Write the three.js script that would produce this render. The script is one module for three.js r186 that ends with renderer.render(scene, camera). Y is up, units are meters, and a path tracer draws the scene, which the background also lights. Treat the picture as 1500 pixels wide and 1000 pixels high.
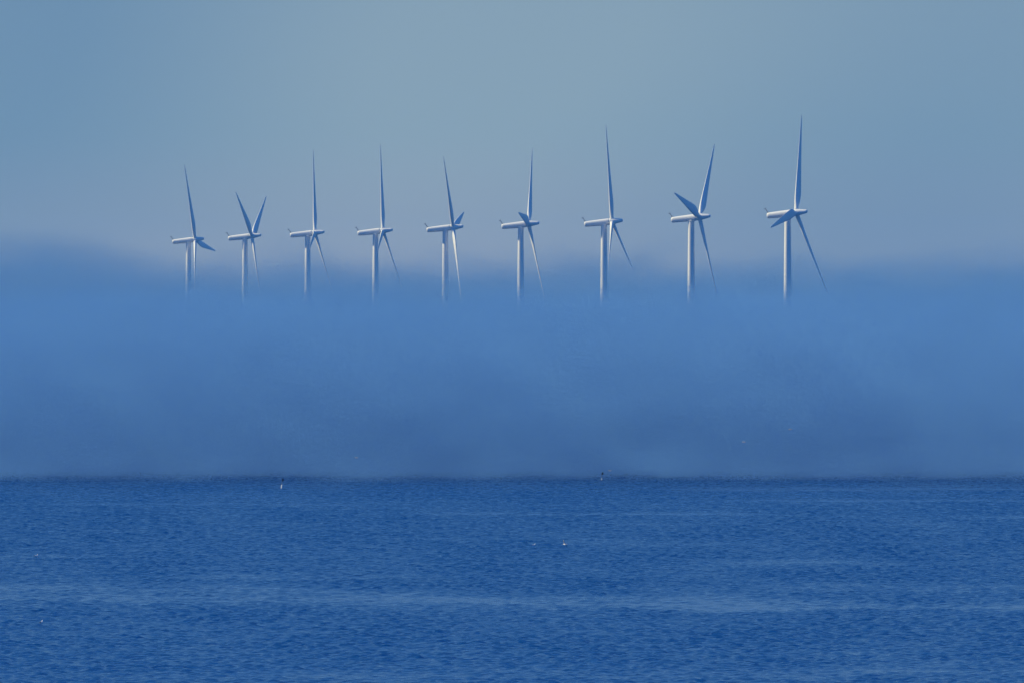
import * as THREE from 'three';
import { mergeGeometries, mergeVertices } from 'three/addons/utils/BufferGeometryUtils.js';
import { SimplexNoise } from 'three/addons/math/SimplexNoise.js';

// ---------------------------------------------------------------- camera, sky, sun, exposure
const EYE = 21, FOCAL = 19880;                       // metres above the sea; lens in pixels of the 1500 x 1000 photograph
const HORIZON = 479;                                 // row of the true horizon in the photograph
const scene = new THREE.Scene();
const camera = new THREE.PerspectiveCamera(THREE.MathUtils.radToDeg(2 * Math.atan(500 / FOCAL)), 1024 / 682, 1, 60000);
camera.position.set(0, EYE, 0);
camera.lookAt(0, EYE + 1000 * (HORIZON - 500) / FOCAL, -1000);
const renderer = new THREE.WebGLRenderer({ antialias: true });
renderer.toneMapping = THREE.LinearToneMapping;
renderer.toneMappingExposure = 1;
renderer.shadowMap.enabled = true;

let seed = 20240611;
const rnd = () => { seed = (seed + 0x6d2b79f5) | 0; let t = Math.imul(seed ^ (seed >>> 15), 1 | seed); t = (t + Math.imul(t ^ (t >>> 7), 61 | t)) ^ t; return ((t ^ (t >>> 14)) >>> 0) / 4294967296; };
const gauss = () => Math.sqrt(-2 * Math.log(1 - rnd())) * Math.cos(6.283185307 * rnd());
const simplex = new SimplexNoise({ random: rnd });
const noise2 = (x, y) => simplex.noise(x, y);
const noise3 = (x, y, z) => simplex.noise3d(x, y, z);
const { lerp, clamp, smoothstep } = THREE.MathUtils;

const VIGNETTE_SHIFT = 246;  // noise offset that puts the painted pale patch mid-frame, darker sides
// a clear sky: pale milky air at the horizon, deep blue above
{
  const W = 4096, H = 2048, data = new Float32Array(W * H * 4);
  const stops = [[-90, 0.05, 0.13, 0.33], [0, 0.28, 0.37, 0.51], [0.2, 0.345, 0.39, 0.497], [0.4, 0.325, 0.392, 0.49], [0.8, 0.262, 0.378, 0.475], [1.4, 0.245, 0.36, 0.465],
    [4, 0.12, 0.265, 0.48], [10, 0.06, 0.205, 0.52], [22, 0.036, 0.175, 0.565], [45, 0.02, 0.145, 0.55], [90, 0.016, 0.125, 0.5]];
  const blue = [0.66, 0.79, 0.93], pale = [1.04, 1.03, 1.01];                  // lens vignette painted into the sky: noise tint, darker towards frame edges
  for (let j = 0; j < H; j++) {
    const el = ((j + 0.5) / H - 0.5) * 180, e = el * Math.PI / 180;
    let k = 0; while (k < stops.length - 2 && stops[k + 1][0] < el) k++;
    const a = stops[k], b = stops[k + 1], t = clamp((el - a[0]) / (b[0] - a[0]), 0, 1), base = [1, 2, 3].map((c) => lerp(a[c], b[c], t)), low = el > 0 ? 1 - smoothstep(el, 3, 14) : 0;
    for (let i = 0; i < W; i++) {
      const o = (j * W + i) * 4;
      let vignetteMix = 1;
      if (low > 0) { const az = ((i + 0.5) / W - 0.5) * 2 * Math.PI; vignetteMix = clamp(0.55 + 0.75 * noise3(Math.cos(az) * 13 + VIGNETTE_SHIFT, e * 16, Math.sin(az) * 13), 0, 1); }
      for (let c = 0; c < 3; c++) data[o + c] = base[c] * lerp(1, lerp(blue[c], pale[c], vignetteMix), low);
      data[o + 3] = 1;
    }
  }
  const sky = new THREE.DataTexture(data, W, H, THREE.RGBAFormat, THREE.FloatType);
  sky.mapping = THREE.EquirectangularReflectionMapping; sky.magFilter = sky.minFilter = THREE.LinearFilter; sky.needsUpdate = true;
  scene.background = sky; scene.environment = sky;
}
const sun = new THREE.DirectionalLight(new THREE.Color().setRGB(1, 0.88, 0.5), 5);
sun.position.set(-8000, 6000, -8000 - 1300); sun.target.position.set(0, 0, -8000);
sun.castShadow = true; sun.shadow.mapSize.set(4096, 4096); sun.shadow.radius = 6;
Object.assign(sun.shadow.camera, { left: -1500, right: 1500, top: 1500, bottom: -1500, near: 10, far: 20000 });
scene.add(sun, sun.target);
scene.fog = new THREE.FogExp2(new THREE.Color().setRGB(0.22, 0.56, 1), 2e-5);      // thin blue air over the whole view
const spot = (px, depth) => (px - 750) * depth / FOCAL;                       // sideways place of a column at a depth
const seaDepth = (py) => EYE * FOCAL / (py - HORIZON);                         // depth of the sea surface at a row
const rowHeight = (py, depth) => EYE + (HORIZON - py) * depth / FOCAL;         // height above the sea at a depth

// ---------------------------------------------------------------- helpers
const taken = {};
const numbered = (name) => { const n = taken[name] = (taken[name] ?? -1) + 1; return n ? `${name}_${String(n).padStart(3, '0')}` : name; };
const shadows = (m) => { m.castShadow = m.receiveShadow = true; return m; };
function part(name, geometry, material, parent) { const m = shadows(new THREE.Mesh(geometry, material)); m.name = name; parent.add(m); return m; }
function thing(name, label, category, group) { const g = new THREE.Group(); g.name = numbered(name); g.userData = { label, category, ...(group ? { group } : {}) }; scene.add(g); return g; }
/** A closed tube through rings of points (arrays of Vector3 of one length), ends capped with a fan. */
function loft(rings, capped = true) {
  const n = rings[0].length, p = [], ix = [];
  for (const r of rings) for (const v of r) p.push(v.x, v.y, v.z);
  for (let j = 0; j < rings.length - 1; j++) for (let i = 0; i < n; i++) {
    const a = j * n + i, b = j * n + (i + 1) % n, c = a + n, d = b + n;
    ix.push(a, b, d, a, d, c);
  }
  if (capped) for (const [j, flip] of [[0, true], [rings.length - 1, false]]) {
    const mid = rings[j].reduce((s, v) => s.add(v), new THREE.Vector3()).divideScalar(n), k = p.length / 3;
    p.push(mid.x, mid.y, mid.z);
    for (let i = 0; i < n; i++) { const a = j * n + i, b = j * n + (i + 1) % n; flip ? ix.push(k, b, a) : ix.push(k, a, b); }
  }
  const g = new THREE.BufferGeometry();
  g.setAttribute('position', new THREE.Float32BufferAttribute(p, 3)); g.setIndex(ix); g.computeVertexNormals();
  return g;
}
const paint = new THREE.MeshStandardMaterial({ color: new THREE.Color().setRGB(0.84, 0.84, 0.82), roughness: 0.65 });
const bladePaint = new THREE.MeshStandardMaterial({ color: new THREE.Color().setRGB(0.82, 0.82, 0.81), roughness: 0.6 });
const greySteel = new THREE.MeshStandardMaterial({ color: new THREE.Color().setRGB(0.32, 0.34, 0.36), roughness: 0.5, metalness: 0.4 });

// ---------------------------------------------------------------- the sea
const slick = (x, d) => {                              // 0 where the wind ruffles the water, 1 in the smooth lanes
  const py = HORIZON + EYE * FOCAL / d, px = 750 + x * FOCAL / d, w = noise2(px / 260, py / 18 + 7) * 5 + noise2(px / 60, py / 6) * 2.5;
  const lane = (row, half, from = -9e3, to = 9e3, slope = 0) => { const y = py - row - slope * (px - 750) / 750 + w * Math.min(1, half / 9); return Math.exp(-((y / half) ** 2)) * smoothstep(px, from - 120, from + 120) * (1 - smoothstep(px, to - 120, to + 120)); };
  let s = lane(882, 10, -9e3, 1180, 7) + 0.6 * lane(886, 7, 1100, 9e3, 3) + 0.75 * lane(866, 5, -9e3, 560, 6) + 0.6 * lane(848, 4, 270, 640, 3) + 0.55 * lane(990, 9, 300, 9e3, -6) + 0.95 * lane(717, 2.2, 980) + 0.7 * lane(734, 1.8, 1060) + 0.85 * lane(753, 2, 640, 1080)
    + 0.7 * lane(758, 2, 1380) + 0.45 * lane(861, 5, 1050) + 0.6 * lane(816, 2.2, -9e3, 190) + 0.5 * lane(826, 3.5, 980, 1350) + 0.4 * lane(892, 5, 1000, 9e3) + 0.5 * lane(739, 1.6, -200, 420) + 0.4 * lane(790, 2.5, 500, 900) + 0.35 * lane(930, 4, -200, 400);
  s *= clamp(0.85 + 0.55 * noise2(px / 34, py / 3.2) + 0.3 * noise2(px / 12, py / 1.6), 0.5, 1.4);
  s += 0.35 * Math.max(0, noise2(px / 500 + 3, py / 14) - 0.35) + 0.22 * noise2(px / 300 - 9, py / 45);
  return clamp(s, -0.3, 1);
};
{
  const waves = [];
  for (let i = 0; i < 72; i++) {
    const L = 0.86 * Math.pow(2.2, rnd() ** 1.4), a = 1.25 + gauss() * 0.85, k = 2 * Math.PI / L;
    waves.push([Math.cos(a) * k, Math.sin(a) * k, rnd() * 6.283, 0.006 * Math.pow(L, 0.75)]);
  }
  const rows = [], cols = [];
  for (const d of [-15000, -6000, -2500, -1000, -300, 0, 250, 450, 600, 690]) rows.push(d);
  for (let d = 740; d < 2010; d += 0.42) rows.push(d);
  for (const d of [2050, 2200, 2400, 2600, 3000, 4000, 6000, 9000, 14000, 20000]) rows.push(d);
  for (const a of [-0.9, -0.5, -0.25, -0.12, -0.07]) cols.push(a);
  const N = 310, HALF = 0.0435;
  for (let i = 0; i <= N; i++) cols.push(-HALF + 2 * HALF * i / N);
  for (const a of [0.07, 0.12, 0.25, 0.5, 0.9]) cols.push(a);
  const p = [], uv = [], ix = [], nc = cols.length;
  for (const d of rows) for (const a of cols) {
    const x = a * Math.max(Math.abs(d), 740) * (Math.abs(a) > 0.06 ? 3 * Math.max(1, 4000 / Math.max(740, Math.abs(d))) : 1), z = -d;
    let h = 0;
    if (d >= 740 && d < 2010 && Math.abs(a) <= HALF) {
      const calm = slick(x, d), amp = lerp(1, 0.12, calm) * smoothstep(d, 740, 760) * (1 - smoothstep(d, 1960, 2005));
      for (const [kx, kz, ph, am] of waves) { const s = Math.sin(kx * x + kz * z + ph); h += am * (s + 0.28 * s * s); }
      h *= amp;
    }
    p.push(x, h, z); uv.push(x / 24, z / 24);
  }
  for (let j = 0; j < rows.length - 1; j++) for (let i = 0; i < nc - 1; i++) { const a = j * nc + i, c = a + nc; ix.push(a, a + 1, c + 1, a, c + 1, c); }
  const g = new THREE.BufferGeometry();
  g.setAttribute('position', new THREE.Float32BufferAttribute(p, 3)); g.setAttribute('uv', new THREE.Float32BufferAttribute(uv, 2)); g.setIndex(ix); g.computeVertexNormals();
  // ripples too short for the mesh: a tile of 24 m, every wave fits it a whole number of times
  const S = 1024, T = new Uint8Array(S * S * 4), hgt = new Float32Array(S * S), rip = [];
  for (let i = 0; i < 70; i++) {
    const L = 0.4 * Math.pow(3.2, rnd()), a = 1.2 + gauss() * 0.75, kx = Math.round(24 / L * Math.cos(a)), kz = Math.round(24 / L * Math.sin(a));
    rip.push([kx, kz, rnd() * 6.283, Math.pow(L, 1.05)]);
  }
  const tab = new Float32Array(4096).map((_, i) => Math.sin(i / 4096 * 2 * Math.PI));
  let lo = 1e9, hi = -1e9;
  for (let y = 0; y < S; y++) for (let x = 0; x < S; x++) {
    let h = 0;
    for (const [kx, kz, ph, am] of rip) { const s = tab[((kx * x + kz * y) * 4 + Math.floor(ph * 652)) & 4095]; h += am * (s + 0.3 * s * s); }
    hgt[y * S + x] = h; lo = Math.min(lo, h); hi = Math.max(hi, h);
  }
  for (let i = 0; i < S * S; i++) { T[i * 4] = T[i * 4 + 1] = T[i * 4 + 2] = Math.round((hgt[i] - lo) / (hi - lo) * 255); T[i * 4 + 3] = 255; }
  const bump = new THREE.DataTexture(T, S, S); bump.wrapS = bump.wrapT = THREE.RepeatWrapping; bump.magFilter = THREE.LinearFilter; bump.needsUpdate = true;
  const water = new THREE.MeshPhysicalMaterial({ color: new THREE.Color().setRGB(0.0004, 0.045, 0.195), roughness: 0.12, ior: 1.333, bumpMap: bump, bumpScale: 0.05, specularIntensity: 0.23 });
  const sea = shadows(new THREE.Mesh(g, water));
  sea.name = 'sea'; sea.userData = { kind: 'structure', label: 'blue rippled sea with paler smooth lanes', category: 'sea' };
  scene.add(sea);
}

// ---------------------------------------------------------------- wind turbines
const PITCH = 0, TILT = THREE.MathUtils.degToRad(6), CONE = 0.04, HUB = 80, RADIUS = 54.5, ARM = 4.6;
function bladeShape() {                                 // root at the hub's middle, tip along +y; +x is upwind
  const rings = [], n = 20;
  for (const [r, chord, thick, twist, round] of [[0.02, 2.2, 1, 0, 1], [0.04, 2.2, 1, 0, 1], [0.075, 2.6, 0.8, 14, 0.7], [0.12, 4.03, 0.5, 15, 0.3], [0.17, 5.04, 0.35, 14, 0.08], [0.22, 5.38, 0.29, 13, 0], [0.3, 5.04, 0.25, 12, 0], [0.4, 4.48, 0.22, 11, 0],
    [0.5, 3.86, 0.2, 10, 0], [0.6, 3.25, 0.19, 9.5, 0], [0.7, 2.63, 0.18, 9, 0], [0.8, 2.02, 0.175, 8.5, 0], [0.88, 1.51, 0.17, 8, 0], [0.94, 1.06, 0.17, 8, 0], [0.98, 0.62, 0.17, 8, 0], [1, 0.17, 0.17, 8, 0]]) {
    const b = -THREE.MathUtils.degToRad(PITCH + twist), ring = [], y = r * RADIUS, fwd = CONE * y;
    for (let i = 0; i < n; i++) {
      const th = i / n * 2 * Math.PI, c = Math.cos(th), s = Math.sin(th);
      const foil = 0.5 * chord * thick * s * lerp(Math.pow(Math.max(0, (1 - c) / 2), 0.0) * (0.55 + 0.75 * (1 + c) / 2), 1, round);
      const u = 0.5 * chord * c + lerp(-0.18 * chord, 0, round), v = foil;    // u along the chord (leading edge +), v across it
      ring.push(new THREE.Vector3(fwd + Math.sin(b) * u - Math.cos(b) * v, y, Math.cos(b) * u + Math.sin(b) * v));
    }
    rings.push(ring);
  }
  return loft(rings);
}
const bladeGeometry = bladeShape();
const ringX = (x, y, ry, rz, n = 28, pow = 1) => Array.from({ length: n }, (_, i) => { const a = -i / n * 2 * Math.PI, c = Math.cos(a), s = Math.sin(a); return new THREE.Vector3(x, y + ry * Math.sign(s) * Math.abs(s) ** pow, rz * Math.sign(c) * Math.abs(c) ** pow); });
const nacelleGeometry = loft([[-11.1, 0.9], [-11, 1.15], [-10.6, 1.42], [-9.8, 1.55], [-6, 1.68], [-2, 1.78], [1.5, 1.85], [2.7, 1.82], [2.85, 1.7]].map(([x, r]) => ringX(x, 0, r, r, 28, 0.85)));
const hubGeometry = loft([[-1.65, 1.55], [-1.5, 1.72], [0, 1.78], [1.4, 1.66], [2.6, 1.42], [4, 1.2], [5.2, 1.02], [5.8, 0.86], [6.12, 0.55], [6.2, 0.2]].map(([x, r]) => ringX(x, 0, r, r)));
const towerGeometry = (() => {
  const pts = [[2.35, -4], [2.3, 0], [2.22, 14], [2.05, 34], [1.85, 55], [1.62, HUB - 2.4], [1.62, HUB - 1.1]];
  return loft(pts.map(([r, y]) => Array.from({ length: 40 }, (_, i) => { const a = -i / 40 * 2 * Math.PI; return new THREE.Vector3(r * Math.cos(a), y, r * Math.sin(a)); })));
})();
const yawRing = new THREE.CylinderGeometry(1.78, 1.78, 0.5, 40).translate(0, HUB - 2.15, 0);
const mastGeometry = mergeGeometries([
  new THREE.CylinderGeometry(0.16, 0.3, 2.9, 10).translate(0, 1.45, 0),
  new THREE.BoxGeometry(0.9, 0.16, 0.16).translate(-0.15, 2.75, 0), new THREE.CylinderGeometry(0.14, 0.14, 0.5, 8).translate(-0.5, 3.05, 0), new THREE.CylinderGeometry(0.14, 0.14, 0.4, 8).translate(0.22, 3, 0)]);
function turbine(depth, hubX, yaw, spin, label) {
  const t = thing('wind_turbine', label, 'wind turbine', 'row of wind turbines rising out of the fog');
  const psi = THREE.MathUtils.degToRad(yaw);
  t.position.set(hubX - ARM * Math.cos(psi), 0, -depth - ARM * Math.sin(psi)); t.rotation.y = -psi;
  const tower = part('tower', towerGeometry, paint, t);
  part('yaw_ring', yawRing, paint, tower);
  const nacelle = part('nacelle', nacelleGeometry, paint, t);
  nacelle.position.set(0, HUB - ARM * Math.sin(TILT), 0); nacelle.rotation.z = TILT;
  const mast = part('weather_mast', mastGeometry, greySteel, nacelle);
  mast.position.set(-10.3, 1.25, 0); mast.rotation.z = 0.5;
  const hub = part('hub', hubGeometry, paint, t);
  hub.position.set(ARM * Math.cos(TILT), HUB, 0); hub.rotation.z = TILT;
  for (let k = 0; k < 3; k++) {
    const b = part('blade', bladeGeometry, bladePaint, t);
    b.position.copy(hub.position);
    b.quaternion.setFromAxisAngle(new THREE.Vector3(0, 0, 1), TILT).multiply(new THREE.Quaternion().setFromAxisAngle(new THREE.Vector3(1, 0, 0), THREE.MathUtils.degToRad(spin + 120 * k)));
  }
}
turbine(9161, -214.1, 10.5, 22, 'end turbine of the row, beside the one whose upper blades make a V');
turbine(8796, -168.7, 11, 59, 'white turbine with two upper blades spread in a V and the third hanging down');
turbine(8496, -123.5, 7.5, -16, 'white turbine next to the V-bladed one, one blade upright and two angled down');
turbine(8318, -79.2, 8.5, -12, 'fourth turbine from the V-bladed end of the row, one blade almost upright');
turbine(8032, -34.9, 5.5, 40, 'middle turbine of the row of nine, short foreshortened blade sticking up beside its nose');
turbine(7766, 9.6, 8, -36, 'turbine next to the middle one, short foreshortened blade rising over its nacelle');
turbine(7588, 56, 9, 0, 'turbine with one blade straight up and two splayed evenly below, like an upturned Y');
turbine(7282, 100.7, 16.5, -43, 'turbine with a broad dark blade slanting up across its white nacelle');
turbine(7000, 146.7, 18.5, -21, 'largest turbine, ending the row, with a dark blade crossing the top of its tower');

// ---------------------------------------------------------------- the fog bank: clumps of droplets, dense low down and thin on top
{
  const unit = new THREE.TetrahedronGeometry(1, 0).deleteAttribute('uv'), nrm = unit.attributes.normal, pos = unit.attributes.position;
  for (let i = 0; i < pos.count; i++) nrm.setXYZ(i, pos.getX(i), pos.getY(i), pos.getZ(i));
  const soft = () => rnd() + rnd() - 1;
  const clump = (count, wide, fine = 1) => mergeVertices(mergeGeometries(Array.from({ length: count }, () => {
    const r = 0.0102 * fine * lerp(0.8, 1.2, rnd());
    return unit.clone().scale(r, r, r).translate(soft() * 1.5 * wide, soft() * 0.65, soft() * 2.2 * wide);
  })), 1e-6);
  const mist = new THREE.MeshPhysicalMaterial({ color: new THREE.Color().setRGB(0.2, 0.467, 0.88), roughness: 1, specularIntensity: 0 });
  const places = [];
  let q = 0;
  const even = () => { q++; return [rnd(), rnd(), rnd(), rnd()]; };
  const NEAR = 15000, FAR = 3000;
  while (places.length < NEAR && q < 4e6) {            // near bank: a front edge over the sea, its top just below the line of sight to the towers
    const k = q++, a = rnd(), b = (k % 95 + rnd()) / 95, c = (Math.floor(k / 95) % 25 + rnd()) / 25, e = rnd(), d = 1720 + 820 * Math.pow(a, 1.35), px = -200 + 1900 * b, x = spot(px, d);
    const top = rowHeight(448 + 9 * noise2(px / 330, d / 420), d);
    const y = Math.pow(c, 0.85) * (top + 4), edge = seaDepth(703) - y * 3;
    if (e > (1 - smoothstep(y, top - 9, top + 3)) * smoothstep(d, edge - 30, edge + 120)) continue;
    places.push([x + 5 * soft(), Math.max(1, y), -d - 12 * soft(), 4.2 * lerp(0.85, 1.2, rnd())]);
  }
  for (let i = 1; i <= 1700; i++) {                    // the foot of the bank, spread evenly along its front
    const px = -200 + 1900 * ((i * 0.7548776662466927) % 1), g = (i * 0.5698402909980532) % 1, d = seaDepth(708) + 260 * Math.sqrt(g);
    places.push([spot(px, d), 0.6 + 2.6 * rnd() ** 1.5, -d, 4.2 * lerp(0.85, 1.2, rnd())]);
  }
  const far = [];
  while (far.length < FAR && q < 9e6) {            // far fog, round and behind the turbines
    const [a, b, c, e] = even(), d = 5600 + 5200 * a, px = -200 + 1900 * b, x = spot(px, d);
    let row = lerp(454, 432, smoothstep(d, 6300, 9800));
    row += 15 * noise2(px / 240 + 11, d / 900) + 6 * noise2(px / 80, d / 500) - 22 * Math.exp(-(((px - 30) / 90) ** 2));
    const top = rowHeight(row, d), low = rowHeight(478, d), y = low + c * (top + 34 - low);
    if (e > 1 - smoothstep(y, top - 26, top + 34)) continue;
    far.push([x + 14 * soft(), y, -d - 60 * soft(), 14 * lerp(0.85, 1.2, rnd())]);
  }
  const thin = [];                                     // thin veil over the far fog, fading upwards
  while (thin.length < 3600 && q < 14e6) {
    const [a, b, c, e] = even(), d = 7600 + 4000 * a, px = -200 + 1900 * b, x = spot(px, d);
    let row = 408 + 10 * noise2(px / 240 - 4, d / 2500) + 5 * noise2(px / 90, 2);
    row -= 52 * Math.exp(-(((px - 40) / 100) ** 2)) + 26 * Math.exp(-(((px - 825) / 45) ** 2)) + 10 * Math.exp(-(((px - 1450) / 200) ** 2));
    const top = rowHeight(row, d), low = rowHeight(470, d), y = low + c * (top + 16 - low);
    const mound = Math.exp(-(((px - 50) / 110) ** 2)) + 0.7 * Math.exp(-(((px - 825) / 50) ** 2)) + 0.5 * Math.exp(-(((px - 1450) / 200) ** 2));
    if (e > (1 - smoothstep(y, top - 22, top + 14)) * Math.min(1, 0.5 + 0.5 * mound)) continue;
    thin.push([x + 14 * soft(), y, -d - 60 * soft(), 14 * lerp(0.85, 1.2, rnd())]);
  }
  const block = clump(2800, 1, 0.5);
  for (const [name, label, shape, list, stuff] of [['fog_bank', 'low blue bank of fog lying on the sea and hiding the tower bases', clump(3000, 1, 0.7), places, mist], ['fog_bank_001', 'distant fog around the turbine towers beyond the front of the bank', block, far, mist], ['mist_veil', 'thin pale mist hanging over the top of the fog bank', clump(1600, 2.6, 0.5), thin, mist]]) {
    const fog = new THREE.InstancedMesh(shape, stuff, list.length), m = new THREE.Matrix4(), turn = new THREE.Quaternion(), up = new THREE.Vector3(0, 1, 0);
    list.forEach(([x, y, z, s], i) => fog.setMatrixAt(i, m.compose(new THREE.Vector3(x, y, z), turn.setFromAxisAngle(up, (rnd() > 0.5 ? Math.PI : 0) + 0.3 * soft()), new THREE.Vector3(s, s, s))));
    fog.name = name; fog.userData = { kind: 'stuff', label, category: 'fog' };
    fog.castShadow = fog.receiveShadow = true;
    scene.add(fog);
  }
}
// ---------------------------------------------------------------- gulls and marker buoys
const plumage = new THREE.MeshStandardMaterial({ vertexColors: true, roughness: 0.85 });
const bill = new THREE.MeshStandardMaterial({ color: new THREE.Color().setRGB(0.5, 0.16, 0.03), roughness: 0.6 });
const tinted = (g, f) => { const p = g.attributes.position, c = []; for (let i = 0; i < p.count; i++) c.push(...f(p.getX(i), p.getY(i), p.getZ(i))); g.setAttribute('color', new THREE.Float32BufferAttribute(c, 3)); return g; };
const WHITE = [0.86, 0.86, 0.85], GREY = [0.42, 0.44, 0.47], DARK = [0.06, 0.06, 0.065];
const trunk = (list, n = 14) => loft(list.map(([x, y, ry, rz]) => ringX(x, y, ry, rz, n)));      // bill towards +x
function wing(side, lift, bend) {                       // shoulder, wrist, tip: a thin cambered surface with thickness
  const rows = [], spar = [[0.02, 0, 0.03, 0.15, 0.022], [0.1, 0.1 * lift, 0.045, 0.145, 0.02], [0.24, 0.24 * lift, 0.075, 0.125, 0.015], [0.36, 0.24 * lift + 0.12 * (lift - bend), 0.04, 0.105, 0.011], [0.46, 0.24 * lift + 0.22 * (lift - bend), -0.02, 0.07, 0.008], [0.53, 0.24 * lift + 0.29 * (lift - bend), -0.075, 0.02, 0.004]];
  for (const [z, y, x, chord, thick] of spar) rows.push(Array.from({ length: 10 }, (_, i) => { const a = side * i / 10 * 2 * Math.PI; return new THREE.Vector3(x - chord * 0.35 + 0.5 * chord * Math.cos(a), y + thick * Math.sin(a) + 0.02 * Math.cos(a), side * z); }));
  return tinted(loft(rows), (x, y, z) => Math.abs(z) > 0.47 ? DARK : GREY);
}
function flyingGull(px, py, depth, heading, bank, lift, label) {
  const t = thing('gull', label, 'gull', 'gulls over and on the sea');
  const body = tinted(trunk([[-0.24, 0.012, 0.004, 0.05], [-0.2, 0.012, 0.012, 0.045], [-0.14, 0.008, 0.03, 0.032], [-0.07, 0, 0.055, 0.052], [0, -0.005, 0.065, 0.062], [0.07, 0, 0.056, 0.054], [0.12, 0.014, 0.04, 0.038], [0.15, 0.022, 0.034, 0.032], [0.18, 0.024, 0.033, 0.031], [0.205, 0.018, 0.018, 0.016], [0.215, 0.014, 0.006, 0.006]]), () => WHITE);
  const g = part('body', mergeGeometries([body, wing(1, lift, 0.35), wing(-1, lift, 0.35)]), plumage, t);
  part('beak', new THREE.ConeGeometry(0.011, 0.045, 8).rotateZ(-Math.PI / 2).translate(0.235, 0.012, 0), bill, g);
  t.position.set(spot(px, depth), rowHeight(py, depth), -depth); t.rotation.set(bank, heading, 0, 'YXZ'); t.scale.setScalar(1.1);
}
function swimmingGull(px, py, heading, label) {
  const t = thing('gull', label, 'gull', 'gulls over and on the sea'), depth = seaDepth(py);
  const back = tinted(trunk([[-0.24, 0.1, 0.006, 0.02], [-0.19, 0.085, 0.022, 0.034], [-0.12, 0.06, 0.05, 0.06], [-0.03, 0.045, 0.075, 0.078], [0.05, 0.045, 0.076, 0.074], [0.1, 0.06, 0.06, 0.055], [0.125, 0.075, 0.03, 0.03]]), (x, y) => x < -0.17 ? DARK : y > 0.1 && x < 0.04 ? GREY : WHITE);
  const neck = tinted(loft([[0.085, 0.06, 0.042], [0.105, 0.11, 0.034], [0.115, 0.145, 0.032], [0.125, 0.17, 0.036], [0.13, 0.195, 0.03], [0.13, 0.21, 0.012]].map(([x, y, r]) => Array.from({ length: 12 }, (_, i) => { const a = -i / 12 * 2 * Math.PI; return new THREE.Vector3(x + r * 1.15 * Math.cos(a), y, r * Math.sin(a)); }))), () => WHITE);
  const g = part('body', mergeGeometries([back, neck]), plumage, t);
  part('beak', new THREE.ConeGeometry(0.01, 0.045, 8).rotateZ(-Math.PI / 2).translate(0.185, 0.17, 0), bill, g);
  t.position.set(spot(px, depth), 0.06, -depth); t.rotation.y = heading; t.scale.setScalar(1.1);
}
flyingGull(828, 797, 1250, 2.6, 0.7, 0.3, 'white gull banking low over the open water with one wing raised');
flyingGull(522, 670, 1700, 3.2, 0.1, 0.1, 'pale gull gliding level in front of the fog, between the two marker buoys');
flyingGull(1158, 628.5, 1600, 0.1, -0.1, 0.15, 'small pale gull flying highest in front of the fog bank');
flyingGull(1090, 647, 1750, 2.9, 0.05, 0.1, 'tiny pale gull in front of the fog, just below the highest gull');
flyingGull(893.5, 689, 1830, 3, 0.05, 0.2, 'tiny gull flapping beside the smaller marker buoy at the fog edge');
swimmingGull(782, 800, 0.5, 'white gull afloat on the sea beside the banking gull');
swimmingGull(52.5, 816, 0.5, 'white gull afloat alone on the darker water beyond the pale lane');
swimmingGull(60, 914, 1.1, 'small gull afloat on the dark water on the near side of the pale lane');
const cloth = new THREE.MeshStandardMaterial({ color: new THREE.Color().setRGB(0.02, 0.035, 0.08), roughness: 0.9 });
const foam = new THREE.MeshStandardMaterial({ color: new THREE.Color().setRGB(0.82, 0.82, 0.8), roughness: 0.6 });
function markerBuoy(px, py, tall, size, label) {
  const t = thing('marker_buoy', label, 'buoy', 'fishing marker buoys at the fog edge'), depth = seaDepth(py);
  part('float', loft([[-0.25, 0.02], [-0.22, 0.07], [-0.1, 0.11], [0.15, 0.125], [0.4, 0.115], [0.52, 0.08], [0.58, 0.03]].map(([y, r]) => Array.from({ length: 18 }, (_, i) => { const a = -i / 18 * 2 * Math.PI; return new THREE.Vector3(r * size * Math.cos(a), y * size, r * size * Math.sin(a)); }))), foam, t);
  part('pole', new THREE.CylinderGeometry(0.015, 0.018, tall, 8).translate(0, tall / 2 - 0.1, 0), greySteel, t);
  const rows = [];                                      // a flag blown into folds
  for (let i = 0; i <= 8; i++) { const x = i / 8 * 0.25, z = 0.05 * Math.sin(i * 1.3); rows.push([[0.012, 0.16], [0.012, -0.16], [-0.012, -0.16], [-0.012, 0.16]].map(([w, h]) => new THREE.Vector3(x - 0.02, tall - 0.32 + h * (1 - 0.15 * i / 8), z + w))); }
  part('flag', loft(rows), cloth, t);
  t.position.set(spot(px, depth), 0, -depth); t.rotation.set(0, 0.3, -0.03);
}
markerBuoy(412.5, 716, 1.5, 1, 'marker buoy with a bright white float and dark flag on the sea below the fog');
markerBuoy(881.5, 704, 1.35, 0.7, 'small marker buoy with a faint float and dark flag at the fog edge');

renderer.render(scene, camera);
